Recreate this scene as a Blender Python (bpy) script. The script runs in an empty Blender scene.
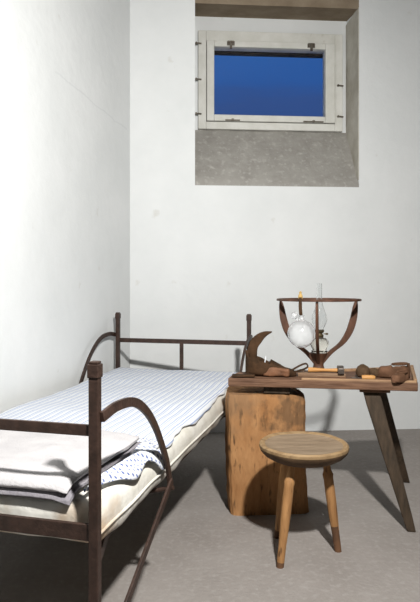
import bpy, bmesh, math, random
from mathutils import Vector, Matrix, noise as mnoise
random.seed(4)
C = bpy.context.scene.collection
PI = math.pi
sc = bpy.context.scene

# ------------------------------------------------------------------ materials
def mat(name, c1, c2=None, scale=8.0, stretch=(1, 1, 1), rough=0.8, bump=0.0, bscale=None,
        c3=None, c3scale=30.0, c3lo=0.62, c3hi=0.7, metallic=0.0, contrast=(0.35, 0.65), detail=6, spec=0.3):
    m = bpy.data.materials.new(name); m.use_nodes = True
    nt = m.node_tree; N = nt.nodes; L = nt.links
    b = N['Principled BSDF']
    b.inputs['Roughness'].default_value = rough
    b.inputs['Metallic'].default_value = metallic
    b.inputs['Specular IOR Level'].default_value = spec
    b.inputs['Base Color'].default_value = (*c1, 1)
    tc = N.new('ShaderNodeTexCoord'); mp = N.new('ShaderNodeMapping')
    mp.inputs['Scale'].default_value = stretch
    L.new(tc.outputs['Object'], mp.inputs['Vector'])
    out = None
    if c2 is not None:
        nz = N.new('ShaderNodeTexNoise'); nz.inputs['Scale'].default_value = scale
        nz.inputs['Detail'].default_value = detail; nz.inputs['Roughness'].default_value = 0.6
        L.new(mp.outputs[0], nz.inputs['Vector'])
        cr = N.new('ShaderNodeValToRGB')
        cr.color_ramp.elements[0].position = contrast[0]; cr.color_ramp.elements[1].position = contrast[1]
        cr.color_ramp.elements[0].color = (*c1, 1); cr.color_ramp.elements[1].color = (*c2, 1)
        L.new(nz.outputs['Fac'], cr.inputs['Fac'])
        out = cr.outputs['Color']
    if c3 is not None:
        n3 = N.new('ShaderNodeTexNoise'); n3.inputs['Scale'].default_value = c3scale
        n3.inputs['Detail'].default_value = 4
        L.new(mp.outputs[0], n3.inputs['Vector'])
        mr = N.new('ShaderNodeMapRange'); mr.inputs['From Min'].default_value = c3lo; mr.inputs['From Max'].default_value = c3hi
        L.new(n3.outputs['Fac'], mr.inputs['Value'])
        mx = N.new('ShaderNodeMix'); mx.data_type = 'RGBA'
        L.new(mr.outputs['Result'], mx.inputs['Factor'])
        if out: L.new(out, mx.inputs['A'])
        else: mx.inputs['A'].default_value = (*c1, 1)
        mx.inputs['B'].default_value = (*c3, 1)
        out = mx.outputs['Result']
    if out: L.new(out, b.inputs['Base Color'])
    if bump:
        nb = N.new('ShaderNodeTexNoise'); nb.inputs['Scale'].default_value = bscale or scale * 3
        nb.inputs['Detail'].default_value = 8
        L.new(mp.outputs[0], nb.inputs['Vector'])
        bp = N.new('ShaderNodeBump'); bp.inputs['Strength'].default_value = bump; bp.inputs['Distance'].default_value = 0.01
        L.new(nb.outputs['Fac'], bp.inputs['Height']); L.new(bp.outputs['Normal'], b.inputs['Normal'])
    return m

def math_node(nt, op, a, b=None, c=None):
    n = nt.nodes.new('ShaderNodeMath'); n.operation = op
    for i, v in enumerate((a, b, c)):
        if v is None: continue
        if isinstance(v, (int, float)): n.inputs[i].default_value = v
        else: nt.links.new(v, n.inputs[i])
    return n.outputs[0]

def cloth_pattern(m, kind, base, ink):
    """woven stripes along local y ('stripe') or rows of small dots ('dots')"""
    nt = m.node_tree; N = nt.nodes; L = nt.links; b = N['Principled BSDF']
    tc = N.new('ShaderNodeTexCoord'); sx = N.new('ShaderNodeSeparateXYZ')
    L.new(tc.outputs['UV'], sx.inputs[0])
    x, y = sx.outputs[0], sx.outputs[1]
    if kind == 'stripe':
        p = 0.030
        f = math_node(nt, 'FRACT', math_node(nt, 'DIVIDE', x, p))
        d1 = math_node(nt, 'LESS_THAN', math_node(nt, 'ABSOLUTE', math_node(nt, 'SUBTRACT', f, 0.3)), 0.075)
        d2 = math_node(nt, 'LESS_THAN', math_node(nt, 'ABSOLUTE', math_node(nt, 'SUBTRACT', f, 0.62)), 0.05)
        fac = math_node(nt, 'MAXIMUM', d1, d2)
        fac = math_node(nt, 'MULTIPLY', fac, 0.85)
    else:
        p = 0.0125
        fx = math_node(nt, 'SUBTRACT', math_node(nt, 'FRACT', math_node(nt, 'DIVIDE', x, p)), 0.5)
        fy = math_node(nt, 'SUBTRACT', math_node(nt, 'FRACT', math_node(nt, 'DIVIDE', y, p * 1.3)), 0.5)
        r2 = math_node(nt, 'ADD', math_node(nt, 'MULTIPLY', fx, fx), math_node(nt, 'MULTIPLY', fy, fy))
        fac = math_node(nt, 'MULTIPLY', math_node(nt, 'LESS_THAN', r2, 0.06), 0.9)
    mx = N.new('ShaderNodeMix'); mx.data_type = 'RGBA'
    L.new(fac, mx.inputs['Factor']); mx.inputs['A'].default_value = (*base, 1); mx.inputs['B'].default_value = (*ink, 1)
    L.new(mx.outputs['Result'], b.inputs['Base Color'])
    return m

def glass(name, color, rough=0.02, trans=1.0, ior=1.45):
    m = bpy.data.materials.new(name); m.use_nodes = True
    b = m.node_tree.nodes['Principled BSDF']
    b.inputs['Base Color'].default_value = (*color, 1)
    b.inputs['Roughness'].default_value = rough
    b.inputs['Transmission Weight'].default_value = trans
    b.inputs['IOR'].default_value = ior
    return m

M = {}
M['plaster'] = mat('whitewashed plaster', (0.775, 0.795, 0.795), (0.85, 0.865, 0.865), scale=2.2, rough=0.92, bump=0.3, bscale=14, contrast=(0.3, 0.7),
                   c3=(0.66, 0.65, 0.61), c3scale=9, c3lo=0.68, c3hi=0.82, spec=0.1)
M['ceil'] = mat('ceiling plaster', (0.26, 0.26, 0.26), (0.30, 0.30, 0.30), scale=2, rough=0.95, spec=0.1)
M['dimwall'] = mat('grey plaster', (0.13, 0.12, 0.11), (0.17, 0.16, 0.14), scale=2, rough=0.95, spec=0.1)
M['floor'] = mat('worn concrete', (0.255, 0.230, 0.212), (0.345, 0.317, 0.297), scale=4, rough=0.85, bump=0.3, bscale=70, contrast=(0.2, 0.8),
                 c3=(0.36, 0.335, 0.315), c3scale=45, c3lo=0.5, c3hi=0.8, spec=0.2, detail=12)
M['cement'] = mat('raw cement', (0.30, 0.285, 0.26), (0.42, 0.405, 0.375), scale=9, rough=0.95, bump=0.5, bscale=40, contrast=(0.25, 0.75),
                  c3=(0.52, 0.50, 0.47), c3scale=34, c3lo=0.55, c3hi=0.80, spec=0.1, detail=12)
M['brownplaster'] = mat('brown shaded plaster', (0.24, 0.185, 0.13), (0.34, 0.275, 0.20), scale=6, rough=0.95, bump=0.4, bscale=30, spec=0.1)  # part of this brown is shade put into the recess top's colour
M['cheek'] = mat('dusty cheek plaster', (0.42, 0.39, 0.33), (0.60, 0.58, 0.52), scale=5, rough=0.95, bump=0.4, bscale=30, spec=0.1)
M['winpaint'] = mat('chalky window paint', (0.66, 0.655, 0.60), (0.76, 0.755, 0.71), scale=10, rough=0.6, bump=0.1, bscale=40,
                    c3=(0.50, 0.47, 0.40), c3scale=14, c3lo=0.66, c3hi=0.8)
M['iron'] = mat('rust brown iron', (0.034, 0.020, 0.015), (0.062, 0.035, 0.026), scale=30, rough=0.5, bump=0.2, bscale=120, metallic=0.15, spec=0.4)
M['pin'] = mat('tarnished steel', (0.20, 0.18, 0.15), (0.10, 0.08, 0.06), scale=40, rough=0.5, metallic=0.5)
M['mattress'] = mat('unbleached ticking', (0.74, 0.72, 0.67), (0.64, 0.61, 0.53), scale=6, rough=0.95, bump=0.45, bscale=30, contrast=(0.35, 0.75), spec=0.1)
M['stripe'] = cloth_pattern(mat('blue striped linen', (0.8, 0.8, 0.8), rough=0.95, bump=0.15, bscale=90, spec=0.1), 'stripe', (0.72, 0.74, 0.77), (0.28, 0.36, 0.58))
M['dots'] = cloth_pattern(mat('blue dotted linen', (0.8, 0.8, 0.8), rough=0.95, bump=0.15, bscale=90, spec=0.1), 'dots', (0.70, 0.72, 0.76), (0.07, 0.11, 0.32))
M['wool'] = mat('pale grey wool', (0.50, 0.485, 0.495), (0.57, 0.555, 0.56), scale=12, rough=1.0, bump=0.3, bscale=150, spec=0.05)
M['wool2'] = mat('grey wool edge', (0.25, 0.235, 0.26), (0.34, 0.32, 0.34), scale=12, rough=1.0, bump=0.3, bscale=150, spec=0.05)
M['block'] = mat('hewn orange wood', (0.31, 0.145, 0.056), (0.48, 0.255, 0.112), scale=9, stretch=(2.2, 2.2, 0.6), rough=0.85, bump=1.0, bscale=20, contrast=(0.3, 0.7),
                 c3=(0.14, 0.075, 0.035), c3scale=26, c3lo=0.60, c3hi=0.72, spec=0.15, detail=10)
M['bench'] = mat('weathered bench wood', (0.10, 0.050, 0.029), (0.20, 0.107, 0.062), scale=9, stretch=(0.8, 7, 7), rough=0.7, bump=0.5, bscale=14,
                 c3=(0.26, 0.155, 0.095), c3scale=8, c3lo=0.60, c3hi=0.78)
M['rim'] = mat('worn pale bench edge', (0.26, 0.15, 0.085), (0.40, 0.25, 0.14), scale=9, stretch=(0.8, 7, 7), rough=0.7, bump=0.5, bscale=14)
M['leg'] = mat('dark leg wood', (0.032, 0.022, 0.013), (0.070, 0.046, 0.028), scale=8, stretch=(6, 6, 0.8), rough=0.7, bump=0.5, bscale=12)
M['seat'] = mat('worn seat wood', (0.23, 0.145, 0.072), (0.37, 0.25, 0.13), scale=9, stretch=(1.5, 5, 2), rough=0.6, bump=0.4, bscale=20,
                c3=(0.16, 0.095, 0.05), c3scale=9, c3lo=0.58, c3hi=0.75)
M['dish'] = mat('greyed seat wood', (0.20, 0.145, 0.095), (0.29, 0.215, 0.145), scale=7, stretch=(1, 6, 2), rough=0.65, bump=0.4, bscale=16)
M['underseat'] = mat('dark seat underside', (0.055, 0.032, 0.016), (0.12, 0.07, 0.036), scale=14, rough=0.7, bump=0.4)  # darker brown below the rim of the seat
M['stoolleg'] = mat('honey leg wood', (0.29, 0.145, 0.056), (0.43, 0.225, 0.09), scale=8, stretch=(6, 6, 1), rough=0.55, bump=0.3, bscale=16,
                    c3=(0.14, 0.07, 0.03), c3scale=12, c3lo=0.62, c3hi=0.7)
M['darktip'] = mat('dark foot wood', (0.09, 0.045, 0.025), (0.16, 0.08, 0.04), scale=12, rough=0.7, bump=0.3)  # darker lower end of each stool leg
M['stand'] = mat('dark stand wood', (0.062, 0.030, 0.018), (0.115, 0.052, 0.030), scale=10, stretch=(3, 3, 1), rough=0.55, bump=0.3)
M['leather'] = mat('old brown leather', (0.032, 0.018, 0.009), (0.078, 0.041, 0.021), scale=20, rough=0.8, bump=0.5, bscale=40, spec=0.12)
M['leather2'] = mat('tan leather', (0.115, 0.052, 0.026), (0.22, 0.10, 0.05), scale=24, rough=0.65, bump=0.5, bscale=40)
M['leather3'] = mat('reddish leather', (0.085, 0.043, 0.024), (0.16, 0.082, 0.048), spec=0.12, scale=22, rough=0.8, bump=0.4, bscale=40)
M['hole'] = mat('shoe lining', (0.035, 0.025, 0.02), (0.05, 0.035, 0.028), scale=20, rough=0.9)  # near-black disc painted for the shade inside the small shoes
M['toolwood'] = mat('amber handle wood', (0.48, 0.23, 0.07), (0.60, 0.32, 0.11), scale=12, stretch=(1, 6, 6), rough=0.5, bump=0.2)
M['boardwood'] = mat('grey brown board', (0.20, 0.12, 0.07), (0.30, 0.19, 0.115), scale=8, stretch=(1, 6, 6), rough=0.75, bump=0.4)
M['lump'] = mat('dull brown lump', (0.07, 0.042, 0.023), (0.13, 0.078, 0.045), spec=0.12, scale=26, rough=0.8, bump=0.4)
M['steel'] = mat('dark tool steel', (0.10, 0.085, 0.075), (0.16, 0.13, 0.11), scale=30, rough=0.45, metallic=0.6)
M['brass'] = mat('blackened brass', (0.07, 0.055, 0.03), (0.13, 0.095, 0.05), scale=30, rough=0.45, metallic=0.6)
M['cork'] = mat('cork', (0.46, 0.30, 0.10), (0.56, 0.38, 0.16), scale=60, rough=0.9)
M['glass'] = glass('clear lamp glass', (0.96, 0.97, 0.97))
M['font'] = glass('lamp reservoir glass', (0.93, 0.90, 0.82), rough=0.05)
M['globe'] = glass('milky water globe', (0.90, 0.91, 0.92), rough=0.14, trans=0.70, ior=1.33)
M['pane'] = glass('window glass', (0.93, 0.95, 1.0), rough=0.0, ior=1.4)

def stain(m, centre, radius, col, strength=0.9, nscale=9):
    """a stain of its own ragged outline around a point of the object"""
    nt = m.node_tree; N = nt.nodes; L = nt.links; b = N['Principled BSDF']
    old = b.inputs['Base Color'].links[0].from_socket
    tc = N.new('ShaderNodeTexCoord')
    d = N.new('ShaderNodeVectorMath'); d.operation = 'DISTANCE'; L.new(tc.outputs['Object'], d.inputs[0]); d.inputs[1].default_value = centre
    n = N.new('ShaderNodeTexNoise'); n.inputs['Scale'].default_value = nscale; n.inputs['Detail'].default_value = 6; L.new(tc.outputs['Object'], n.inputs['Vector'])
    v = math_node(nt, 'ADD', math_node(nt, 'DIVIDE', d.outputs['Value'], radius), math_node(nt, 'MULTIPLY', math_node(nt, 'SUBTRACT', n.outputs['Fac'], 0.5), 2.4))
    mr = N.new('ShaderNodeMapRange'); L.new(v, mr.inputs['Value']); mr.inputs['From Min'].default_value = 1.0; mr.inputs['From Max'].default_value = 0.35
    mr.inputs['To Max'].default_value = strength
    mx = N.new('ShaderNodeMix'); mx.data_type = 'RGBA'; L.new(mr.outputs['Result'], mx.inputs['Factor']); L.new(old, mx.inputs['A'])
    mx.inputs['B'].default_value = (*col, 1); L.new(mx.outputs['Result'], b.inputs['Base Color'])
stain(M['mattress'], (-0.0, 0.05, 0.36), 0.12, (0.44, 0.27, 0.13), 0.7)
stain(M['mattress'], (-0.35, 0.02, 0.35), 0.14, (0.42, 0.26, 0.12), 0.6)
stain(M['block'], (0.09, -0.13, 0.42), 0.13, (0.13, 0.075, 0.04), 0.75, 30)
stain(M['block'], (-0.14, -0.12, 0.47), 0.12, (0.24, 0.15, 0.085), 0.6, 14)
stain(M['seat'], (0.0, 0.0, 0.30), 0.12, (0.12, 0.07, 0.035), 0.7, 14)  # browner towards the seat's underside

def scratch_copy(m, y0, z0, y1, z1, col):
    """same plaster with one thin ragged trowel line"""
    m = m.copy(); nt = m.node_tree; N = nt.nodes; L = nt.links; b = N['Principled BSDF']
    old = b.inputs['Base Color'].links[0].from_socket
    tc = N.new('ShaderNodeTexCoord'); sx = N.new('ShaderNodeSeparateXYZ'); L.new(tc.outputs['Object'], sx.inputs[0])
    n = N.new('ShaderNodeTexNoise'); n.inputs['Scale'].default_value = 7; L.new(tc.outputs['Object'], n.inputs['Vector'])
    f = math_node(nt, 'MULTIPLY_ADD', math_node(nt, 'SUBTRACT', sx.outputs[1], y0), (z1 - z0) / (y1 - y0), z0)
    f = math_node(nt, 'ADD', f, math_node(nt, 'MULTIPLY', math_node(nt, 'SUBTRACT', n.outputs['Fac'], 0.5), 0.05))
    d = math_node(nt, 'ABSOLUTE', math_node(nt, 'SUBTRACT', sx.outputs[2], f))
    k = math_node(nt, 'LESS_THAN', d, math_node(nt, 'MULTIPLY', n.outputs['Fac'], 0.009))
    k = math_node(nt, 'MULTIPLY', k, math_node(nt, 'GREATER_THAN', sx.outputs[1], y0))
    k = math_node(nt, 'MULTIPLY', k, math_node(nt, 'LESS_THAN', sx.outputs[1], y1))
    mx = N.new('ShaderNodeMix'); mx.data_type = 'RGBA'; L.new(math_node(nt, 'MULTIPLY', k, 0.35), mx.inputs['Factor']); L.new(old, mx.inputs['A'])
    mx.inputs['B'].default_value = (*col, 1); L.new(mx.outputs['Result'], b.inputs['Base Color'])
    return m
M['leftplaster'] = scratch_copy(M['plaster'], 2.68, 1.97, 3.52, 1.925, (0.66, 0.68, 0.69))

# ------------------------------------------------------------------ mesh helpers
def obj(name, bm, m, parent=None, loc=None, rot=None, smooth=True, angle=40, bevel=0):
    bmesh.ops.recalc_face_normals(bm, faces=bm.faces[:])
    me = bpy.data.meshes.new(name); bm.to_mesh(me); bm.free()
    o = bpy.data.objects.new(name, me); C.objects.link(o)
    for k in (m if isinstance(m, (list, tuple)) else [m]): me.materials.append(k)
    if parent: o.parent = parent
    if loc: o.location = loc
    if rot is not None: o.rotation_euler = rot
    if smooth:
        for p in me.polygons: p.use_smooth = True
        me.set_sharp_from_angle(angle=math.radians(angle))
    if bevel:
        md = o.modifiers.new('bevel', 'BEVEL'); md.width = bevel; md.segments = 2; md.limit_method = 'ANGLE'; md.angle_limit = math.radians(50)
    return o

def empty(name, loc, rz=0):
    o = bpy.data.objects.new(name, None); C.objects.link(o)
    o.location = loc; o.rotation_euler = (0, 0, rz); o.empty_display_size = 0.1
    return o

def tag(o, label, cat, group=None):
    o['label'] = label; o['category'] = cat; o['kind'] = 'thing'
    if group: o['group'] = group
    return o

def struct(o):
    o['kind'] = 'structure'; return o

def box(bm, x0, x1, y0, y1, z0, z1, mtx=None):
    vs = [bm.verts.new((x, y, z)) for x in (x0, x1) for y in (y0, y1) for z in (z0, z1)]
    for f in ((0, 1, 3, 2), (4, 6, 7, 5), (0, 4, 5, 1), (2, 3, 7, 6), (0, 2, 6, 4), (1, 5, 7, 3)):
        bm.faces.new([vs[i] for i in f])
    if mtx is not None:
        for v in vs: v.co = mtx @ v.co
    return vs

def prism(bm, poly, z0, z1):
    a = [bm.verts.new((x, y, z0)) for x, y in poly]; b = [bm.verts.new((x, y, z1)) for x, y in poly]
    n = len(poly)
    bm.faces.new(a[::-1]); bm.faces.new(b)
    for i in range(n): bm.faces.new((a[i], a[(i + 1) % n], b[(i + 1) % n], b[i]))

def catmull(pts, n=8):
    pts = [Vector(p) for p in pts]; out = []
    P = [pts[0] * 2 - pts[1]] + pts + [pts[-1] * 2 - pts[-2]]
    for i in range(1, len(P) - 2):
        for k in range(n):
            t = k / n; a, b, c, d = P[i - 1], P[i], P[i + 1], P[i + 2]
            out.append(0.5 * ((2 * b) + (c - a) * t + (2 * a - 5 * b + 4 * c - d) * t * t + (3 * b - a - 3 * c + d) * t ** 3))
    out.append(pts[-1]); return out

def sweep(bm, pts, sec, up=(0, 0, 1), scale=None, closed=False):
    """carry a 2-D section (side, up) along pts"""
    pts = [Vector(p) for p in pts]; up = Vector(up); rings = []; n = len(pts)
    for i, p in enumerate(pts):
        if closed: t = pts[(i + 1) % n] - pts[i - 1]
        else: t = pts[min(i + 1, n - 1)] - pts[max(i - 1, 0)]
        t.normalize()
        s = t.cross(up)
        if s.length < 1e-4: s = t.cross(Vector((0, 1, 0)))
        s.normalize(); w = s.cross(t)
        k = scale[i] if scale else (1, 1)
        if not isinstance(k, tuple): k = (k, k)
        rings.append([bm.verts.new(p + s * a * k[0] + w * b * k[1]) for a, b in sec])
    m = len(sec)
    for i in range(n if closed else n - 1):
        A, B = rings[i], rings[(i + 1) % n]
        for j in range(m): bm.faces.new((A[j], A[(j + 1) % m], B[(j + 1) % m], B[j]))
    if not closed:
        bm.faces.new(rings[0][::-1]); bm.faces.new(rings[-1])
    return rings

def rect(w, h): return [(-w / 2, -h / 2), (w / 2, -h / 2), (w / 2, h / 2), (-w / 2, h / 2)]
def circ(r, n=12): return [(r * math.cos(2 * PI * i / n), r * math.sin(2 * PI * i / n)) for i in range(n)]

def lathe(bm, prof, n=32, cx=0, cy=0):
    rings = []
    for r, z in prof:
        if r < 1e-5: rings.append([bm.verts.new((cx, cy, z))])
        else: rings.append([bm.verts.new((cx + r * math.cos(2 * PI * i / n), cy + r * math.sin(2 * PI * i / n), z)) for i in range(n)])
    for A, B in zip(rings[:-1], rings[1:]):
        if len(A) == 1 and len(B) == 1: continue
        for i in range(n):
            j = (i + 1) % n
            if len(A) == 1: bm.faces.new((A[0], B[i], B[j]))
            elif len(B) == 1: bm.faces.new((A[i], B[0], A[j]))
            else: bm.faces.new((A[i], A[j], B[j], B[i]))
    return rings

def nz(x, y, z=0.0, s=1.0): return mnoise.noise(Vector((x * s, y * s, z * s)))

def pad(nx, ny, nzv, half, r, warp):
    """rounded soft box, every vertex passed through warp(Vector)->Vector"""
    bm = bmesh.new(); idx = {}
    def V(i, j, k):
        key = (i, j, k)
        if key not in idx:
            p = Vector(((2 * i / nx - 1) * half[0], (2 * j / ny - 1) * half[1], (2 * k / nzv - 1) * half[2]))
            q = Vector([max(-(h - r), min(h - r, c)) for c, h in zip(p, half)])
            d = p - q
            if d.length > 1e-9:
                m_ = max(abs(c) for c in d)
                p = q + d.normalized() * m_
            idx[key] = bm.verts.new(warp(p))
        return idx[key]
    for i in range(nx):
        for j in range(ny):
            for k in (0, nzv): bm.faces.new((V(i, j, k), V(i + 1, j, k), V(i + 1, j + 1, k), V(i, j + 1, k)))
    for i in range(nx):
        for k in range(nzv):
            for j in (0, ny): bm.faces.new((V(i, j, k), V(i + 1, j, k), V(i + 1, j, k + 1), V(i, j, k + 1)))
    for j in range(ny):
        for k in range(nzv):
            for i in (0, nx): bm.faces.new((V(i, j, k), V(i, j + 1, k), V(i, j + 1, k + 1), V(i, j, k + 1)))
    return bm

# ------------------------------------------------------------------ the room
CORNER = Vector((-0.5097, 3.567))
BW = Vector((math.cos(math.radians(4)), math.sin(math.radians(4))))          # along the back wall, to the right
BN = Vector((-BW.y, BW.x))                                                   # into the back wall
LW = Vector((-math.sin(math.radians(14.6)), -math.cos(math.radians(14.6))))  # along the left wall, toward the viewer
CEIL = 3.05
REAR_Y, RIGHT_X = -2.2, 2.3
rear_left = CORNER + LW * ((CORNER.y - REAR_Y) / -LW.y)
right_back = CORNER + BW * ((RIGHT_X - CORNER.x) / BW.x)

def wall(name, p0, p1, outward, th=0.12, m=None, z0=0, z1=CEIL):
    bm = bmesh.new()
    d = (p1 - p0); n = 24
    prism(bm, [p0, p1, p1 + outward * th, p0 + outward * th], z0, z1)
    return struct(obj(name, bm, m or M['plaster'], smooth=False))

wall('wall_left', CORNER + LW * 0, rear_left, Vector((LW.y, -LW.x)), m=M['leftplaster'])
wall('wall_right', right_back, Vector((RIGHT_X, REAR_Y)), Vector((1, 0)), m=M['dimwall'])
wall('wall_rear', rear_left, Vector((RIGHT_X, REAR_Y)), Vector((0, -1)), m=M['dimwall'])
room = [tuple(rear_left), (RIGHT_X, REAR_Y), tuple(right_back), tuple(CORNER)]
cen = Vector((0.5, 0.8)); grow = [tuple(Vector(p) + (Vector(p) - cen).normalized() * 0.45) for p in room]
bm = bmesh.new(); prism(bm, grow, -0.1, 0.0); struct(obj('floor', bm, M['floor'], smooth=False))
bm = bmesh.new(); prism(bm, grow, CEIL, CEIL + 0.1); struct(obj('ceiling', bm, M['ceil'], smooth=False))

# back wall in its own frame: x along the wall from the corner, y into the wall, z up
BROT = math.radians(4)
def back(name, bm, m, parent=None, **k):
    o = obj(name, bm, m, parent, **k)
    if not parent:
        o.location = (CORNER.x, CORNER.y, 0); o.rotation_euler = (0, 0, BROT)
    return o
RX0, RX1, RZ0, RZ1 = 0.4145, 1.490, 1.611, 2.760       # mouth of the recess
DEP = 0.26; SZ = 2.017; TZ = 2.80                       # depth, sill's back edge, top's back edge
WLEN = (right_back - CORNER).length
bm = bmesh.new()
TH = 0.45
box(bm, -0.1, RX0, 0, TH, 0, CEIL); box(bm, RX1, WLEN + 0.1, 0, TH, 0, CEIL)
box(bm, RX0, RX1, 0, TH, 0, RZ0 - 0.02); box(bm, RX0, RX1, 0, TH, RZ1 + 0.06, CEIL)
struct(back('wall_back', bm, M['plaster'], smooth=False))
# cement sill that climbs steeply to the window
bm = bmesh.new()
def wedge(bm, quad, x0, x1, nx=40):
    """section quad (y,z) carried along x"""
    rows = []
    for i in range(nx + 1):
        x = x0 + (x1 - x0) * i / nx
        rows.append([bm.verts.new((x, y, z)) for y, z in quad])
    m_ = len(quad)
    for A, B in zip(rows[:-1], rows[1:]):
        for j in range(m_): bm.faces.new((A[j], A[(j + 1) % m_], B[(j + 1) % m_], B[j]))
    bm.faces.new(rows[0][::-1]); bm.faces.new(rows[-1])
ns = 10
prof = [(0.0 + DEP * t, RZ0 + (SZ - RZ0) * t + 0.008 * math.sin(PI * t)) for t in [k / ns for k in range(ns + 1)]]
quad = prof + [(TH, SZ), (TH, RZ0 - 0.02), (0.0, RZ0 - 0.02)]
wedge(bm, quad, RX0, RX1)
for v in bm.verts:
    if v.co.y < DEP and v.co.z > RZ0 - 0.005:
        v.co.z += 0.004 * nz(v.co.x, v.co.z, 0, 9)
struct(back('window_sill', bm, M['cement']))
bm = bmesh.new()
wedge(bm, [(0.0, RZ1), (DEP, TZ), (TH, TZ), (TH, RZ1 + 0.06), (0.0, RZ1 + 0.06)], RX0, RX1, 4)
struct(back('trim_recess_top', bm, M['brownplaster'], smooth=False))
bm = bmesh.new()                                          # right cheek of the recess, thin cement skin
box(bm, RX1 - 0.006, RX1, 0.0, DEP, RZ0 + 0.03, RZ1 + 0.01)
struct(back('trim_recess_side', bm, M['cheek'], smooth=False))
# plaster at the back of the recess, around the window
FX0, FX1, FZ0, FZ1 = 0.446, 1.452, 2.018, 2.692          # outer window frame
GX0, GX1, GZ0, GZ1 = 0.555, 1.327, 2.114, 2.578          # glass
bm = bmesh.new()
box(bm, RX0, FX0 + 0.03, DEP, TH, SZ, TZ); box(bm, FX1 - 0.03, RX1, DEP, TH, SZ, TZ)
box(bm, FX0 + 0.03, FX1 - 0.03, DEP, TH, FZ1 - 0.03, TZ)
struct(back('wall_recess', bm, M['plaster'], smooth=False))

# the window: frame > sash, hinges, hooks, glass
def ring4(bm, x0, x1, z0, z1, wx0, wx1, wz0, wz1, y0, y1):
    box(bm, x0, x0 + wx0, y0, y1, z0, z1); box(bm, x1 - wx1, x1, y0, y1, z0, z1)
    box(bm, x0 + wx0, x1 - wx1, y0, y1, z0, z0 + wz0); box(bm, x0 + wx0, x1 - wx1, y0, y1, z1 - wz1, z1)
win = empty('window_1', (CORNER.x, CORNER.y, 0), BROT); struct(win)
bm = bmesh.new(); ring4(bm, FX0, FX1, FZ0, FZ1, 0.055, 0.055, 0.05, 0.07, DEP - 0.035, DEP + 0.05)
obj('window_frame', bm, M['winpaint'], win, smooth=False, bevel=0.004)
bm = bmesh.new(); ring4(bm, FX0 + 0.058, FX1 - 0.058, FZ0 + 0.053, FZ1 - 0.073, GX0 - FX0 - 0.058, FX1 - 0.058 - GX1, GZ0 - FZ0 - 0.053, FZ1 - 0.073 - GZ1, DEP - 0.05, DEP + 0.03)
sash = obj('sash', bm, M['winpaint'], win, smooth=False, bevel=0.005)
bm = bmesh.new(); box(bm, GX0 - 0.004, GX1 + 0.004, DEP - 0.012, DEP - 0.008, GZ0 - 0.004, GZ1 + 0.004)
obj('pane', bm, M['pane'], win, smooth=False)
bm = bmesh.new(); box(bm, GX0 - 0.02, GX1 + 0.03, DEP + 0.0605, DEP + 0.10, GZ1 - 0.002, GZ1 + 0.06)
obj('outer_shade_strip', bm, M['leg'], win, smooth=False)  # dark strip standing in for the shadow line at the top of the glass
for hx in (0.668, 1.225):
    bm = bmesh.new()
    box(bm, hx - 0.026, hx + 0.026, DEP - 0.056, DEP - 0.0495, 2.585, 2.612)
    box(bm, hx - 0.008, hx + 0.008, DEP - 0.066, DEP - 0.056, 2.560, 2.606)
    sweep(bm, [(hx - 0.022, DEP - 0.058, 2.609), (hx + 0.022, DEP - 0.058, 2.609)], circ(0.006, 8))
    obj('hinge', bm, M['pin'], win, bevel=0.001)
for hx, w in ((0.68, 0.05), (1.24, 0.07)):
    bm = bmesh.new(); box(bm, hx - w, hx + w, DEP - 0.058, DEP - 0.0495, 2.071, 2.079)
    box(bm, hx - 0.008, hx + 0.008, DEP - 0.065, DEP - 0.0495, 2.069, 2.083)
    obj('latch', bm, M['pin'], win, bevel=0.001)
for hx, hz in ((0.452, 2.60), (0.452, 2.355), (0.452, 2.12), (1.438, 2.335), (1.438, 2.12)):
    bm = bmesh.new()
    sweep(bm, [(hx - 0.024, DEP - 0.04, hz), (hx + 0.016, DEP - 0.04, hz - 0.003)], circ(0.0055, 8))
    sweep(bm, [(hx - 0.02, DEP - 0.03, hz), (hx - 0.02, DEP - 0.044, hz)], circ(0.008, 8))
    obj('hook', bm, M['pin'], win)

# ------------------------------------------------------------------ iron bed (local: x right, y toward the head, origin at the right foot post)
BED = (-0.2522, 1.228, 0.0); BEDR = -math.atan2(0.2453, 0.9695)
BWD, BLN = 0.773, 1.90
bed = tag(empty('iron_bed', BED, BEDR), 'dark brown iron bedstead with curved side bars against the left wall', 'bed')
def bedpart(name, bm, **k): return obj(name, bm, M['iron'], bed, **k)
for px, py, h in ((0, 0, 0.783), (-BWD, 0, 0.783), (0, BLN, 0.791), (-BWD, BLN, 0.791)):
    bm = bmesh.new(); box(bm, px - 0.0112, px + 0.0112, py - 0.0105, py + 0.0105, 0.0, h - 0.02)
    post = bedpart('post', bm, smooth=False, bevel=0.002)
    bm = bmesh.new()
    s = 0.0132
    vs = box(bm, px - s, px + s, py - s, py + s, h - 0.036, h - 0.006)
    for k, zz in ((0.8, h),):
        box(bm, px - s * k, px + s * k, py - s * k, py + s * k, h - 0.006, zz)
    obj('post_cap', bm, M['iron'], post, smooth=False, bevel=0.002)
for y in (0, BLN):
    bm = bmesh.new(); box(bm, -BWD, 0, y - 0.004, y + 0.004, 0.618, 0.643); bedpart('end_rail', bm, smooth=False, bevel=0.0015)
    bm = bmesh.new(); box(bm, -BWD / 2 - 0.011, -BWD / 2 + 0.011, y - 0.004, y + 0.004, 0.34, 0.62); bedpart('middle_bar', bm, smooth=False, bevel=0.0015)
    bm = bmesh.new(); box(bm, -BWD, 0, y - 0.005, y + 0.005, 0.388, 0.424)
    bedpart('lower_rail', bm, smooth=False, bevel=0.0015)
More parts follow.
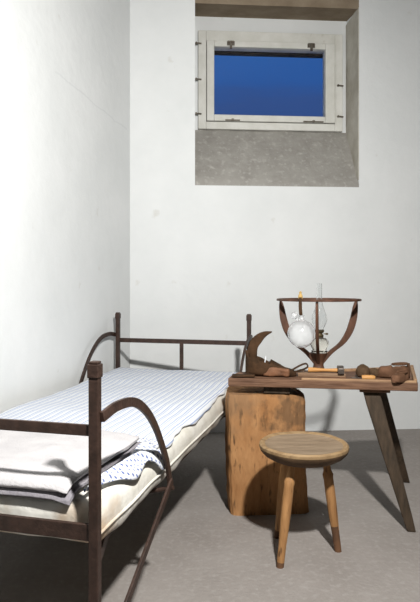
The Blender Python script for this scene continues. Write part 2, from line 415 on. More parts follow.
for x in (0, -BWD):
    sgn = 1 if x == 0 else -1
    bm = bmesh.new()
    xi, xo = x - sgn * 0.048, x - sgn * 0.013
    sweep(bm, [(xo, 0.012, 0.297), (xo - sgn * 0.006, 0.04, 0.299), (xi, 0.17, 0.334), (xi, BLN - 0.17, 0.334), (xo - sgn * 0.006, BLN - 0.04, 0.299), (xo, BLN - 0.012, 0.297)], rect(0.007, 0.030), up=(0, 0, 1))
    bedpart('side_rail', bm, smooth=False, bevel=0.0015)
    for y0, d in ((0, 1), (BLN, -1)):
        xa = x + sgn * 0.0165
        P = catmull([(xa + sgn * 0.007 * min(1, s_ / 0.1), y0 + d * s_, z_) for s_, z_ in ((0.0, 0.661), (0.07, 0.671), (0.165, 0.661), (0.25, 0.622), (0.325, 0.560), (0.392, 0.478), (0.43, 0.42), (0.458, 0.345))], 6)
        bm = bmesh.new(); sweep(bm, P, rect(0.008, 0.024), up=(1, 0, 0) if False else (0, 0, 1)) if False else None
        # flat iron strip: wide across the bed's side plane, thin sideways
        sec = [(-0.0045, -0.0115), (0.0045, -0.0115), (0.0045, 0.0115), (-0.0045, 0.0115)]
        sweep(bm, P, sec, up=(0, d * 0.7, 0.7))
        bedpart('curved_bar', bm, bevel=0.001, angle=30)
        bm = bmesh.new(); sweep(bm, [(xa + sgn * 0.013, y0 + d * 0.452, 0.372), (xa + sgn * 0.004, y0 + d * 0.01, 0.125)], rect(0.007, 0.022), up=(0, 0, 1))
        bedpart('brace', bm, smooth=False, bevel=0.001)
        bm = bmesh.new()
        sweep(bm, [(xa - sgn * 0.066, y0 + d * 0.452, 0.330), (xa + sgn * 0.018, y0 + d * 0.452, 0.350)], circ(0.007, 10))
        bedpart('rivet', bm)
for i in range(9):
    y = 0.12 + i * 0.207
    bm = bmesh.new(); box(bm, -BWD + 0.044, -0.044, y - 0.012, y + 0.012, 0.3505, 0.3535)
    bedpart('base_strip', bm, smooth=False)

# mattress
MX0, MX1, MY0, MY1, MZ0, MZ1 = -0.752, -0.004, 0.017, 1.872, 0.358, 0.458
MH = ((MX1 - MX0) / 2, (MY1 - MY0) / 2, (MZ1 - MZ0) / 2); MC = ((MX0 + MX1) / 2, (MY0 + MY1) / 2, (MZ0 + MZ1) / 2)
def topz(x, y):
    return 0.006 * nz(x, y, 3.1, 4) + 0.003 * nz(x, y, 7.7, 12) + 0.010 * math.exp(-((y - 1.75) / 0.25) ** 2)
def mat_warp(p):
    x, y, z = p.x + MC[0], p.y + MC[1], p.z + MC[2]
    t = (z - MZ0) / (MZ1 - MZ0)
    z += topz(x, y) * max(0, t)
    bulge = 0.010 * nz(x, y, z, 6) + 0.005 * nz(x, y, z, 17)
    if p.x > MH[0] - 0.045:
        k = max(0, (p.x - MH[0] + 0.036) / 0.036)
        x += bulge * 0.4 + 0.002
        z -= (1 - t) * k * (0.024 + 0.016 * nz(0, y, 3, 9))
    if p.y < -MH[1] + 0.03: y += max(-0.006, min(0.006, bulge))
    return Vector((x, y, z))
mt = obj('mattress', pad(48, 90, 8, MH, 0.042, mat_warp), M['mattress'], loc=BED, rot=(0, 0, BEDR), angle=70)
tag(mt, 'thin stained cream mattress lying on the iron bedstead', 'mattress')
bm = bmesh.new()       # seam piping round the lower edge
def seam(zc, grow_):
    pts = []
    x0, x1, y0, y1 = MX0 + 0.012, MX1 - 0.006 + grow_, MY0 + 0.004, MY1 - 0.006
    for i in range(40): pts.append((x1 + 0.006 * nz(x1, y0 + (y1 - y0) * i / 39, zc, 6), y0 + (y1 - y0) * i / 39, zc))
    return pts
sweep(bm, seam(MZ0 + 0.036, 0.010), circ(0.0035, 8)); obj('piping', bm, M['mattress'], mt)

# sheet: follows the mattress top, folds over its right edge
def sheet_point(s, y, lift):
    """s runs across the bed: <=0 flat on top, >0 down over the right edge"""
    r = 0.044 + lift
    xe = MX1 - 0.042
    hang = 0.006 * nz(0.0, y, 0.5, 6)
    if s <= 0: return Vector((xe + s, y, MZ1 + topz(xe + s, y) + lift))
    a = s / r
    if a < PI / 2:
        return Vector((xe + r * math.sin(a), y, MZ1 - 0.042 - lift + topz(xe, y) * (1 - a / 1.57) + r * math.cos(a) + lift))
    return Vector((xe + r + max(0, hang), y, MZ1 - 0.042 - (s - r * PI / 2)))
def cloth_grid(name, s_rng, y_rng, lift, m, ns_, ny_, hem, wr=0.0, parent=None, edge=None):
    bm = bmesh.new(); uvl = bm.loops.layers.uv.new('UVMap'); G = []; UV = {}
    for j in range(ny_ + 1):
        row = []; y = y_rng[0] + (y_rng[1] - y_rng[0]) * j / ny_
        s1 = s_rng[1] + hem(y)
        for i in range(ns_ + 1):
            s = s_rng[0] + (s1 - s_rng[0]) * i / ns_
            yy = y + (edge(s) if (edge and j == 0) else 0)
            p = sheet_point(s, yy, lift)
            w = wr * (nz(s, yy, 2.2, 9) + 0.6 * nz(s, yy, 5.0, 22) + 0.7)
            p.z += max(0, w); v = bm.verts.new(p); UV[v] = (s, yy); row.append(v)
        G.append(row)
    for A, B in zip(G[:-1], G[1:]):
        for i in range(ns_):
            f = bm.faces.new((A[i], A[i + 1], B[i + 1], B[i]))
            for l in f.loops: l[uvl].uv = UV[l.vert]
    o = obj(name, bm, m, parent, loc=None if parent else BED, rot=None if parent else (0, 0, BEDR), angle=80)
    md = o.modifiers.new('thick', 'SOLIDIFY'); md.thickness = 0.003; md.offset = 1.0
    return o
def hem1(y): return 0.020 * nz(y, 0, 9.1, 5) + 0.014 * nz(y, 0, 2.1, 13)
sheet = cloth_grid('bed_sheet', (-0.700, 0.030), (0.50, 1.868), 0.005, M['stripe'], 70, 110, hem1, wr=0.0018)
tag(sheet, 'white bed sheet with thin blue stripes spread over the mattress', 'bed sheet')
def hem2(y): return 0.01 + 0.018 * nz(y, 0, 4.1, 9)
bordr = cloth_grid('dotted_border', (-0.700, 0.02), (0.40, 0.53), 0.0095, M['dots'], 60, 14, hem2, wr=0.001, parent=sheet)
bordr['label'] = 'blue dotted border of the sheet'
# crumpled dotted corner that points toward the foot of the bed
bm = bmesh.new(); uvl = bm.loops.layers.uv.new('UVMap')
G = []; UV = {}
for j in range(31):
    t = j / 30; y = 0.440 - 0.400 * t
    w = 0.092 * (1 - t) ** 0.85 * (0.9 + 0.22 * math.sin(t * 13 + 1)) + 0.012
    c = -0.047 + 0.008 * t + w / 2
    row = []
    for i in range(15):
        k = i / 14 - 0.5
        p = sheet_point(c + k * w + 0.042 - 0.004, y, 0.012)
        p.z += 0.007 * (1 + math.sin(k * 11 + t * 9)) * (1 - 0.5 * t) + 0.004 * (1 + nz(k, t, 0, 6))
        v = bm.verts.new(p); UV[v] = (k * w + 0.15 * t, y); row.append(v)
    G.append(row)
for A, B in zip(G[:-1], G[1:]):
    for i in range(14):
        f = bm.faces.new((A[i], A[i + 1], B[i + 1], B[i]))
        for l in f.loops: l[uvl].uv = UV[l.vert]
fl = obj('turned_corner', bm, M['dots'], sheet, angle=80)
md = fl.modifiers.new('thick', 'SOLIDIFY'); md.thickness = 0.003; md.offset = 1.0
fl['label'] = 'crumpled blue dotted corner of the sheet beside the grey blanket'

# folded blanket on the foot end
def blanket_layer(x0, x1, y0, y1, zo, th, seed, sag):
    half = ((x1 - x0) / 2, (y1 - y0) / 2, th / 2)
    def warp(p):
        x, y = p.x + (x0 + x1) / 2, p.y + (y0 + y1) / 2
        u = (y - y0) / (y1 - y0)
        x += 0.010 * nz(y, seed, 0, 7) * (1 if p.x > half[0] * 0.7 else 0)
        y += 0.010 * nz(x, seed, 4, 6) * (1 if p.y > half[1] * 0.7 else 0)
        lift = zo + p.z
        z = MZ1 + topz(x, max(y, 0.03)) + lift
        if y < 0.062:                                   # wraps over the mattress' rounded foot edge
            rr = 0.042 + lift; a_ = (0.062 - y) / 0.055
            a_ = min(a_, 1.5)
            y = 0.062 - rr * math.sin(a_); z -= rr * (1 - math.cos(a_))
        er = max(0, (p.x - half[0] + 0.06) / 0.06)
        z -= 0.010 * er ** 1.5 * (1 if p.z > 0 else 0.0)
        g = lambda ax, ay, bx, by, wd: _ridge(x, y, ax, ay, bx, by, wd)
        if p.z > 0:
            z += 0.010 * g(-0.10, 0.06, -0.24, 0.24, 0.028) + 0.006 * g(-0.32, 0.10, -0.62, 0.16, 0.03) - 0.007 * g(-0.12, 0.10, -0.09, 0.36, 0.02)
            z += 0.003 * nz(x, y, seed, 7)
        return Vector((x, y, z))
    return pad(56, 40, 4, half, th * 0.48, warp)
def _ridge(x, y, ax, ay, bx, by, wd):
    dx, dy = bx - ax, by - ay
    t = max(0, min(1, ((x - ax) * dx + (y - ay) * dy) / (dx * dx + dy * dy)))
    d = math.hypot(x - ax - dx * t, y - ay - dy * t)
    return math.exp(-(d / wd) ** 2)
bl = obj('blanket', blanket_layer(-0.735, -0.074, 0.026, 0.470, 0.037, 0.017, 1.3, 0), M['wool'], loc=BED, rot=(0, 0, BEDR), angle=80)
tag(bl, 'pale grey wool blanket folded over the foot end of the bed', 'blanket')
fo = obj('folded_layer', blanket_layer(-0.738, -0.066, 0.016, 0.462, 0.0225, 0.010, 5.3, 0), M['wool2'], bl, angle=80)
fo['label'] = 'darker grey lower fold of the blanket'

# ------------------------------------------------------------------ wooden block under the bench
BLK = (0.243, 2.428, 0.0); BLKR = 0.07
bm = bmesh.new(); rings = []
NB, NL = 72, 40
HB = 0.495
for k in range(NL + 1):
    t = k / NL; z = HB * t; ring = []
    for i in range(NB):
        a = 2 * PI * i / NB; c, s = math.cos(a), math.sin(a)
        e = 0.20
        x = 0.167 * math.copysign(abs(c) ** e, c); y = 0.115 * math.copysign(abs(s) ** e, s)
        gr = 1.0 + 0.018 * nz(c * 2, s * 2, z * 1.5, 1.3) + 0.012 * nz(c * 5, s * 5, z * 9, 1)
        x *= gr * (1 - 0.02 * t) ; y *= gr
        if y > 0: x *= 1 - 0.14 * y / 0.115
        x += 0.004 * nz(z * 22, s, c, 1.0) - 0.018 * t - 0.004 * math.sin(z * 9)
        if t > 0.93: x *= 1 - 0.035 * ((t - 0.93) / 0.07) ** 2; y *= 1 - 0.03 * ((t - 0.93) / 0.07) ** 2
        zz = z + (0.006 * nz(x, y, 1, 14) if k == NL else 0)
        ring.append(bm.verts.new((x, y, min(zz, HB + 0.002))))
    rings.append(ring)
for A, B in zip(rings[:-1], rings[1:]):
    for i in range(NB): bm.faces.new((A[i], A[(i + 1) % NB], B[(i + 1) % NB], B[i]))
bm.faces.new(rings[0][::-1]); bm.faces.new(rings[-1])
blk = obj('wood_block', bm, M['block'], loc=BLK, rot=(0, 0, BLKR), angle=55)
tag(blk, 'rough hewn orange brown wooden block holding up the left end of the workbench', 'wood block')

# ------------------------------------------------------------------ workbench (local: x along the front edge, y back, z=0 floor)
BEN = (0.0745, 2.318, 0.0); BENR = -math.radians(9.0)
ZT, ZB = 0.565, 0.531
bench = tag(empty('workbench', BEN, BENR), 'low dark wooden cobbler bench with splayed legs at right end', 'workbench')
bm = bmesh.new(); prism(bm, [(0.0, 0.0), (0.752, 0.0), (0.790, 0.235), (0.008, 0.10)], ZB, ZT)
obj('front_board', bm, M['bench'], bench, smooth=False, bevel=0.004)
bm = bmesh.new(); prism(bm, [(0.010, 0.103), (0.7908, 0.238), (0.822, 0.440), (0.022, 0.178)], ZB + 0.002, ZT - 0.001)
obj('back_board', bm, M['bench'], bench, smooth=False, bevel=0.004)
bm = bmesh.new(); box(bm, 0.30, 0.748, 0.0, 0.014, ZT - 0.002, ZT + 0.008)
obj('front_lip', bm, M['rim'], bench, smooth=False, bevel=0.003)
bm = bmesh.new(); prism(bm, [(0.738, 0.016), (0.752, 0.014), (0.818, 0.432), (0.803, 0.432)], ZT - 0.002, ZT + 0.012)
obj('end_lip', bm, M['rim'], bench, smooth=False, bevel=0.003)
bm = bmesh.new(); sweep(bm, [(0.43, 0.248, ZT + 0.002), (0.80, 0.40, ZT + 0.002)], rect(0.02, 0.014)); obj('back_lip', bm, M['rim'], bench, smooth=False, bevel=0.003)
bm = bmesh.new(); prism(bm, [(0.145, 0.03), (0.255, 0.03), (0.255, 0.19), (0.145, 0.17)], 0.500, ZB + 0.001)
obj('cleat', bm, M['leg'], bench, smooth=False, bevel=0.004)
bm = bmesh.new(); prism(bm, [(0.530, 0.015), (0.650, 0.015), (0.690, 0.34), (0.570, 0.30)], ZB - 0.012, ZB + 0.001)
obj('cleat', bm, M['bench'], bench, smooth=False, bevel=0.003)
def to_local(p):
    d = Vector((p[0] - BEN[0], p[1] - BEN[1])); c, s = math.cos(-BENR), math.sin(-BENR)
    return Vector((d.x * c - d.y * s, d.x * s + d.y * c, p[2]))
for top, foot in (((0.655, 2.285, 0.522), (0.778, 2.163, 0.0)), ((0.735, 2.49, 0.522), (0.945, 2.70, 0.0))):
    a, b = to_local(top), to_local(foot)
    bm = bmesh.new(); n = 10
    pts = [a.lerp(b, i / n) for i in range(n + 1)]
    sweep(bm, pts, rect(0.066, 0.036), up=(0, 1, 0.05), scale=[(1 - 0.50 * i / n, 1 - 0.25 * i / n) for i in range(n + 1)])
    for v in bm.verts:
        if v.co.z < 0.02: v.co.z = 0.0
        if v.co.z > 0.50: v.co.z = 0.522
    obj('leg', bm, M['leg'], bench, smooth=False, bevel=0.004)

# ------------------------------------------------------------------ three-legged stool
SX, SY = 0.334, 2.0
stool = tag(empty('stool', (SX, SY, 0)), 'round three legged wooden stool standing in front of the wood block', 'stool')
bm = bmesh.new()
lathe(bm, [(0.0, 0.326), (0.09, 0.328), (0.116, 0.334), (0.140, 0.348), (0.154, 0.363), (0.158, 0.374), (0.157, 0.383), (0.151, 0.3885), (0.144, 0.387), (0.137, 0.383), (0.134, 0.3805), (0.10, 0.377), (0, 0.376)], 64)
for v in bm.verts:
    a = math.atan2(v.co.y, v.co.x); r = math.hypot(v.co.x, v.co.y)
    if r > 0.1: v.co.z += 0.002 * nz(math.cos(a) * 2, math.sin(a) * 2, 1); k = 1 + 0.012 * nz(math.cos(a) * 1.5, math.sin(a) * 1.5, 4); v.co.x *= k; v.co.y *= k
seat = obj('seat', bm, [M['seat'], M['dish'], M['underseat']], stool)
for p in seat.data.polygons:
    c = p.center
    if c.z > 0.3745 and math.hypot(c.x, c.y) < 0.137: p.material_index = 1
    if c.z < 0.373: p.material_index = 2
seat['label'] = 'worn dished seat with a yellowish rim'
for top, foot, dark in (((-0.052, -0.060), (-0.098, -0.113), 0.05), ((0.080, 0.005), (0.123, 0.0), 0.26), ((-0.050, 0.075), (-0.080, 0.110), 0.10)):
    a = Vector((top[0], top[1], 0.333)); b = Vector((foot[0], foot[1], 0.0))
    n = 22; bm = bmesh.new()
    pts = [a.lerp(b, i / n) for i in range(n + 1)]
    def rad(t):
        r = 0.0150 + 0.0035 * math.sin(PI * min(1, t * 1.25)) - 0.002 * t
        if t < 0.16: r = 0.0135
        if 0.16 <= t < 0.22: r = 0.0195
        return r
    sweep(bm, pts, circ(1, 16), up=(0, 1, 0), scale=[rad(i / n) for i in range(n + 1)])
    for v in bm.verts:
        if v.co.z < 0.01: v.co.z = 0
    lg = obj('leg', bm, [M['stoolleg'], M['darktip']], stool)
    for p in lg.data.polygons:
        if p.center.z < 0.325 * dark: p.material_index = 1

# ------------------------------------------------------------------ lamp stand with its hoop
LX, LY = 0.480, 2.478
stand = tag(empty('lamp_stand', (LX, LY, ZT + 0.0008)), 'dark wooden lamp stand with curved arms carrying a flat hoop', 'lamp stand')
R = 0.176; HZ = 0.884 - ZT
bm = bmesh.new()
sweep(bm, [(R * math.cos(2 * PI * i / 64), R * math.sin(2 * PI * i / 64), HZ) for i in range(64)], rect(0.016, 0.009), closed=True)
obj('hoop', bm, M['stand'], stand, bevel=0.001)
bm = bmesh.new(); lathe(bm, [(0, 0), (0.034, 0.0), (0.034, 0.010), (0.026, 0.016), (0.022, 0.03), (0.024, 0.052), (0.036, 0.074), (0.040, 0.084), (0, 0.085)], 28)
obj('base', bm, M['stand'], stand)
for ang in (PI, 0, -1.80):
    ca, sa = math.cos(ang), math.sin(ang)
    pr = catmull([(0.012, 0.040), (0.053, 0.086), (0.103, 0.128), (0.136, 0.178), (0.154, 0.232), (0.163, 0.285), (0.167, HZ - 0.004)], 6)
    P = [(p.x * ca, p.x * sa, p.y) for p in pr]
    n = len(P)
    def wv(t): return (1 - 0.2 * t, 0.9 + 0.75 * math.sin(PI * min(1, max(0, t * 1.35 - 0.35))) - 0.45 * t)
    bm = bmesh.new(); sweep(bm, P, rect(0.014, 0.022), up=(-ca, -sa, 0.6), scale=[wv(i / (n - 1)) for i in range(n)])
    obj('arm', bm, M['stand'], stand, bevel=0.002, angle=30)
# oil lamp in the middle of the stand
oil = tag(empty('oil_lamp', (LX + 0.004, LY, 0.652)), 'small glass oil lamp with tall clear chimney inside the wooden stand', 'oil lamp')
bm = bmesh.new(); lathe(bm, [(0, 0.0), (0.034, 0.0), (0.036, 0.006), (0.030, 0.012), (0.034, 0.020), (0.042, 0.036), (0.040, 0.052), (0.030, 0.062), (0.018, 0.067), (0, 0.067)], 32)
obj('reservoir', bm, M['font'], oil)
bm = bmesh.new(); lathe(bm, [(0, 0.0675), (0.017, 0.0675), (0.019, 0.074), (0.016, 0.078), (0.013, 0.084), (0.020, 0.090), (0.021, 0.100), (0.0, 0.101)], 28)
sweep(bm, [(0.018, 0, 0.082), (0.030, -0.004, 0.082)], circ(0.002, 8)); 
lathe(bm, [(0, 0.078), (0.006, 0.078), (0.006, 0.086), (0, 0.086)], 12, cx=0.032, cy=-0.004)
obj('burner', bm, M['brass'], oil)
bm = bmesh.new()
oprof = [(0.018, 0.1015), (0.020, 0.108), (0.031, 0.130), (0.034, 0.146), (0.031, 0.165), (0.020, 0.195), (0.0135, 0.22), (0.0115, 0.25), (0.0115, 0.305)]
lathe(bm, oprof + [(r - 0.0016, z) for r, z in reversed(oprof)] + [oprof[0]], 32)
obj('chimney', bm, M['glass'], oil)
# water globe hanging from the hoop
GXc, GYc, GZc, GR = 0.3770, 2.310, 0.749, 0.0575
globe = tag(empty('water_globe', (GXc, GYc, GZc)), 'round milky glass water globe hanging from left side of the lamp stand', 'water globe')
bm = bmesh.new()
prof = [(0, -GR)] + [(GR * math.sin(PI * k / 20), -GR * math.cos(PI * k / 20)) for k in range(1, 19)] + [(0.012, GR * 0.985), (0.010, GR + 0.012), (0.013, GR + 0.018), (0, GR + 0.018)]
lathe(bm, prof, 40); obj('bowl', bm, M['globe'], globe)
bm = bmesh.new()
sweep(bm, catmull([(-0.002, 0.0, GR + 0.018), (-0.004, 0.002, GR + 0.05), (-0.004, 0.003, 0.128)], 4), rect(0.014, 0.004), up=(0, 1, 0))
sweep(bm, [(-0.004, 0.003, 0.124), (-0.004, 0.003, 0.150)], rect(0.012, 0.006), up=(0, 1, 0))
obj('hanging_strap', bm, M['leather'], globe, bevel=0.001)
bm = bmesh.new(); lathe(bm, [(0, 0.143), (0.008, 0.143), (0.010, 0.150), (0.008, 0.160), (0.0045, 0.165), (0.006, 0.172), (0, 0.176)], 16, cx=-0.002, cy=0.012)
obj('stopper', bm, M['cork'], globe)
bm = bmesh.new(); bmesh.ops.create_uvsphere(bm, u_segments=20, v_segments=12, radius=0.0145, matrix=Matrix.Translation((-0.028, 0.004, 0.076)))
sweep(bm, [(-0.024, 0.004, 0.064), (-0.010, 0.002, GR - 0.004)], circ(0.004, 8))
obj('side_bulb', bm, M['globe'], globe)

# ------------------------------------------------------------------ shoes and tools on the bench
def shoe_bm(L, W, H, open_to=0.55, heel=1.0, toe=0.45):
    """x from heel (0) to toe (L); the opening is a hollow in the rear part"""
    bm = bmesh.new(); n, m_ = 30, 28; rings = []
    for i in range(n + 1):
        t = i / n
        w = W * (0.62 + 0.38 * math.sin(PI * min(1, 0.18 + t * 0.82)) ** 0.8)
        w *= min(1, (0.05 + t * 6) ** 0.5) * (1 if t < 0.8 else math.sqrt(max(0.03, 1 - ((t - 0.8) / 0.21) ** 2)))
        h = H * (heel + (toe - heel) * (3 * t * t - 2 * t ** 3)) * (1 if t < 0.88 else math.sqrt(max(0.05, 1 - ((t - 0.88) / 0.125) ** 2)))
        ring = []
        for j in range(m_):
            a = 2 * PI * j / m_; c, s = math.cos(a), math.sin(a)
            y = 0.5 * w * math.copysign(abs(c) ** 0.7, c)
            z = 0.5 * h + 0.5 * h * math.copysign(abs(s) ** (0.75 if s > 0 else 0.35), s)
            if 0.07 < t < open_to and s > 0.55:
                z -= h * 0.62 * min(1, (s - 0.55) / 0.2) * min(1, (open_to - t) / 0.08) * min(1, (t - 0.07) / 0.04)
            y += 0.05 * W * nz(t * 3, s, c, 1.3)
            ring.append(bm.verts.new((L * t, y, z + (0.05 * H * nz(t * 4, c, s, 1.7) if s > 0 else 0))))
        rings.append(ring)
    for A, B in zip(rings[:-1], rings[1:]):
        for j in range(m_): bm.faces.new((A[j], A[(j + 1) % m_], B[(j + 1) % m_], B[j]))
    bm.faces.new(rings[0][::-1]); bm.faces.new(rings[-1])
    for v in bm.verts: v.co.z = max(0, v.co.z)
    return bm

# big shoe with tall curved flap, left end
sh = tag(empty('leather_shoe', (0.152, 2.395, ZT + 0.0008), math.radians(-8)), 'old brown leather shoe with tall curved flap on left end of the bench', 'shoe')
obj('upper', shoe_bm(0.215, 0.090, 0.106, 0.5, 1.0, 0.24), M['leather'], sh)
bm = bmesh.new()
edge = catmull([(0.006, 0.045), (0.008, 0.095), (0.014, 0.130), (0.030, 0.158), (0.056, 0.178), (0.084, 0.187), (0.114, 0.188)], 5)[:-1] if False else \
    [(p.x, p.y) for p in catmull([(0.006, 0.045, 0), (0.008, 0.095, 0), (0.014, 0.130, 0), (0.030, 0.158, 0), (0.056, 0.178, 0), (0.084, 0.187, 0), (0.114, 0.188, 0)], 5)] + \
    [(p.x, p.y) for p in catmull([(0.112, 0.183, 0), (0.088, 0.166, 0), (0.068, 0.140, 0), (0.050, 0.108, 0), (0.050, 0.045, 0)], 5)]
F = [bm.verts.new((x, -0.010 + 0.008 * math.sin(x * 30), z)) for x, z in edge]; K = [bm.verts.new((x, 0.010 - 0.006 * (z > 0.17) + 0.008 * math.sin(x * 30), z)) for x, z in edge]
bm.faces.new(F); bm.faces.new(K[::-1])
for i in range(len(F)): bm.faces.new((F[i], F[i - 1], K[i - 1], K[i]))
obj('curved_flap', bm, M['leather'], sh, angle=35, bevel=0.004)
bm = bmesh.new(); n = 16
def vamp(p):
    return Vector((0.075 + (p.x + 0.07) * 0.80, -0.034 + p.y + 0.006 * nz(p.x, p.z, 0, 20), 0.022 + p.z * 0.85 - 0.12 * max(0, p.x) * (1 if p.z > 0 else 0) + 0.004 * nz(p.x, p.y, p.z, 30)))
obj('side_patch', pad(20, 6, 8, (0.07, 0.012, 0.024), 0.011, vamp), M['leather2'], sh)
sh.children[-1]['label'] = 'orange tan leather side patch'
bm = bmesh.new()
P = catmull([(0.185, 0.0, 0.018), (0.205, 0.0, 0.030), (0.232, 0.004, 0.045), (0.255, 0.006, 0.052), (0.262, 0.004, 0.040), (0.248, 0.0, 0.030), (0.222, -0.002, 0.022), (0.196, -0.004, 0.010)], 6)
sweep(bm, P, rect(0.018, 0.005), up=(0, 0, 1)) if False else sweep(bm, P, [(-0.003, -0.009), (0.003, -0.009), (0.003, 0.009), (-0.003, 0.009)], up=(0, 1, 0))
obj('strap', bm, M['leather'], sh, bevel=0.001)
bm = bmesh.new(); sweep(bm, [(0.082, -0.034, 0.05), (0.088, -0.030, 0.085)], circ(0.0025, 8)); obj('lace', bm, M['stripe'], sh)

def bm_pos(x, y, z=ZT): return (x, y, z)
# flat leather strip at the left end
bm = pad(16, 8, 2, (0.048, 0.022, 0.004), 0.0035, lambda p: Vector((p.x, p.y + 0.006 * math.sin(p.x * 40), p.z + 0.0045 + 0.003 * (1 + nz(p.x, p.y, 0, 25)))))
o = obj('leather_strip', bm, M['leather'], loc=(0.140, 2.338, ZT), rot=(0, 0, -0.1), angle=60); tag(o, 'flat dark leather strip lying at the left end of the bench', 'leather strip')
# board with the hammer on it
bm = bmesh.new(); box(bm, -0.098, 0.098, -0.034, 0.034, 0.0005, 0.017)
o = obj('wooden_board', bm, M['boardwood'], loc=(0.470, 2.362, ZT), rot=(0, 0, BENR - 0.02), smooth=False, bevel=0.003)
tag(o, 'short flat grey brown board lying in front of the lamp stand', 'board')
ham = tag(empty('hammer', (0.475, 2.352, ZT + 0.0175), BENR + 0.02), 'hammer with amber wooden handle lying on the short board', 'hammer')
bm = bmesh.new(); n = 14
sweep(bm, [(-0.062 + 0.125 * i / n, 0, 0.0105) for i in range(n + 1)], circ(1, 12), up=(0, 0, 1), scale=[(0.0085 + 0.002 * math.cos(i / n * 5)) for i in range(n + 1)])
obj('handle', bm, M['toolwood'], ham)
bm = bmesh.new(); sweep(bm, [(0.071, -0.040, 0.012), (0.071, -0.022, 0.013), (0.071, -0.008, 0.016), (0.071, 0.012, 0.016), (0.071, 0.030, 0.010), (0.071, 0.045, 0.006)], rect(0.024, 0.024), scale=[1.05, 1.0, 1.1, 1.1, (1.0, 0.55), (1.0, 0.3)])
obj('hammer_head', bm, M['steel'], ham, bevel=0.003, smooth=False)
# awl rod in front of the board
bm = bmesh.new(); sweep(bm, [(-0.06, 0, 0.005), (0.055, 0, 0.005)], circ(0.0048, 10)); 
o = obj('wooden_rod', bm, M['leather3'], loc=(0.500, 2.292, ZT), rot=(0, 0, BENR)); tag(o, 'thin reddish brown rod lying along the bench front edge', 'rod')
# lumps
def lump(name, x, y, r, sq, seed, label, m):
    bm = bmesh.new(); bmesh.ops.create_icosphere(bm, subdivisions=4, radius=r)
    for v in bm.verts:
        k = 1 + 0.13 * nz(v.co.x + seed, v.co.y, v.co.z, 0.9 / r) + 0.05 * nz(v.co.x, v.co.y + seed, v.co.z, 3 / r)
        v.co *= k; v.co.z *= sq
    lo = min(v.co.z for v in bm.verts) * 0.8
    for v in bm.verts: v.co.z = max(v.co.z, lo) - lo
    o = obj(name, bm, m, loc=(x, y, ZT), angle=80); tag(o, label, 'lump'); return o
lump('rounded_lump', 0.637, 2.335, 0.030, 1.0, 2.0, 'larger rounded brown lump behind the amber handled knife', M['lump'])
lump('rounded_lump', 0.685, 2.340, 0.022, 1.0, 7.0, 'smaller rounded brown lump right beside the larger one', M['lump'])
# knife
kn = tag(empty('knife', (0.605, 2.270, ZT), BENR), 'short knife with amber handle lying in front of the brown lumps', 'knife')
bm = bmesh.new(); sweep(bm, [(0.010 + 0.052 * i / 8, 0, 0.011) for i in range(9)], circ(1, 12), scale=[(0.0105, 0.0095)] * 2 + [(0.0115, 0.0105)] * 5 + [(0.0105, 0.0095), (0.008, 0.007)])
obj('handle', bm, M['toolwood'], kn)
bm = bmesh.new(); prism(bm, [(-0.036, -0.002), (0.010, -0.008), (0.010, 0.008), (-0.022, 0.009)], 0.007, 0.0095)
obj('blade', bm, M['steel'], kn, smooth=False)
# two little shoes
def small_shoe(loc, rz, L, W, H, label, m, op):
    t = tag(empty('small_shoe', loc, rz), label, 'shoe', 'small shoes at the right end of the bench')
    obj('upper', shoe_bm(L, W, H, op, 1.0, 0.72), m, t)
    bm = bmesh.new(); n = 20
    ell = [(L * 0.30 + L * 0.19 * math.cos(2 * PI * i / n), W * 0.27 * math.sin(2 * PI * i / n)) for i in range(n)]
    prism(bm, ell, H * 0.42, H * 0.46); obj('inner_shade', bm, M['hole'], t)
    bm = bmesh.new()
    sweep(bm, [(L * 0.30 + L * 0.235 * math.cos(2 * PI * i / n), W * 0.36 * math.sin(2 * PI * i / n), H * (0.93 - 0.04 * math.cos(2 * PI * i / n))) for i in range(n)], circ(0.004, 8), closed=True)
    obj('collar', bm, m, t)
    return t
small_shoe((0.824, 2.310, ZT + 0.0008), math.radians(168), 0.130, 0.062, 0.062, 'rear small reddish leather shoe with toe to the left', M['leather3'], 0.55)
small_shoe((0.784, 2.243, ZT + 0.0008), math.radians(215), 0.078, 0.048, 0.042, 'front small brown leather shoe at right end of the bench', M['leather3'], 0.45)

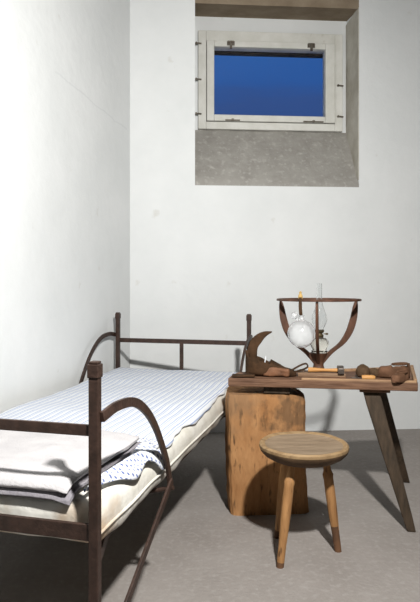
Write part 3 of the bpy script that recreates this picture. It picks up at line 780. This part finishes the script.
# ------------------------------------------------------------------ light, sky, camera
w = bpy.data.worlds.new('dusk sky'); sc.world = w; w.use_nodes = True
nt = w.node_tree; N = nt.nodes; L = nt.links
bg = N['Background']
tc = N.new('ShaderNodeTexCoord'); sx = N.new('ShaderNodeSeparateXYZ'); L.new(tc.outputs['Generated'], sx.inputs[0])
nzn = N.new('ShaderNodeTexNoise'); nzn.inputs['Scale'].default_value = 5
mp = N.new('ShaderNodeMapping'); mp.inputs['Scale'].default_value = (1, 1, 6); L.new(tc.outputs['Generated'], mp.inputs[0]); L.new(mp.outputs[0], nzn.inputs['Vector'])
ad = math_node(nt, 'ADD', sx.outputs[2], math_node(nt, 'MULTIPLY', math_node(nt, 'SUBTRACT', nzn.outputs['Fac'], 0.5), 0.10))
cr = N.new('ShaderNodeValToRGB'); L.new(ad, cr.inputs['Fac'])
e = cr.color_ramp.elements
e[0].position = 0.0; e[0].color = (0.025, 0.055, 0.17, 1)
e[1].position = 0.42; e[1].color = (0.026, 0.115, 0.37, 1)
k = cr.color_ramp.elements.new(0.30); k.color = (0.036, 0.085, 0.255, 1)
k = cr.color_ramp.elements.new(0.335); k.color = (0.026, 0.100, 0.33, 1)
L.new(cr.outputs['Color'], bg.inputs['Color']); bg.inputs['Strength'].default_value = 1.0

def spot(name, loc, aim, power, size, color, angle, blend):
    d = bpy.data.lights.new(name, 'SPOT'); d.energy = power; d.shadow_soft_size = size; d.color = color
    d.spot_size = math.radians(angle); d.spot_blend = blend
    o = bpy.data.objects.new(name, d); C.objects.link(o); o.location = loc
    o.rotation_euler = (Vector(aim) - Vector(loc)).to_track_quat('-Z', 'Y').to_euler(); return o
spot('room_lamp', (0.38, 0.48, 2.0), (-0.5, 2.8, 0.80), 335, 0.05, (1.0, 0.985, 0.95), 150, 1.0)

cam_d = bpy.data.cameras.new('camera'); cam = bpy.data.objects.new('camera', cam_d); C.objects.link(cam)
cam.location = (0, 0, 0.95)
cam.rotation_euler = (PI / 2, math.radians(0.0), 0)
cam_d.sensor_fit = 'VERTICAL'; cam_d.sensor_height = 36.0; cam_d.lens = 36.0 * 560 / 602
cam_d.shift_y = -16 / 602
cam_d.clip_start = 0.02
sc.camera = cam
sc.view_settings.view_transform = 'Standard'; sc.view_settings.look = 'None'
sc.view_settings.exposure = 0.0; sc.view_settings.gamma = 1.0
sc.view_settings.use_curve_mapping = False
sc.cycles.max_bounces = 10; sc.cycles.diffuse_bounces = 2; sc.cycles.transmission_bounces = 8
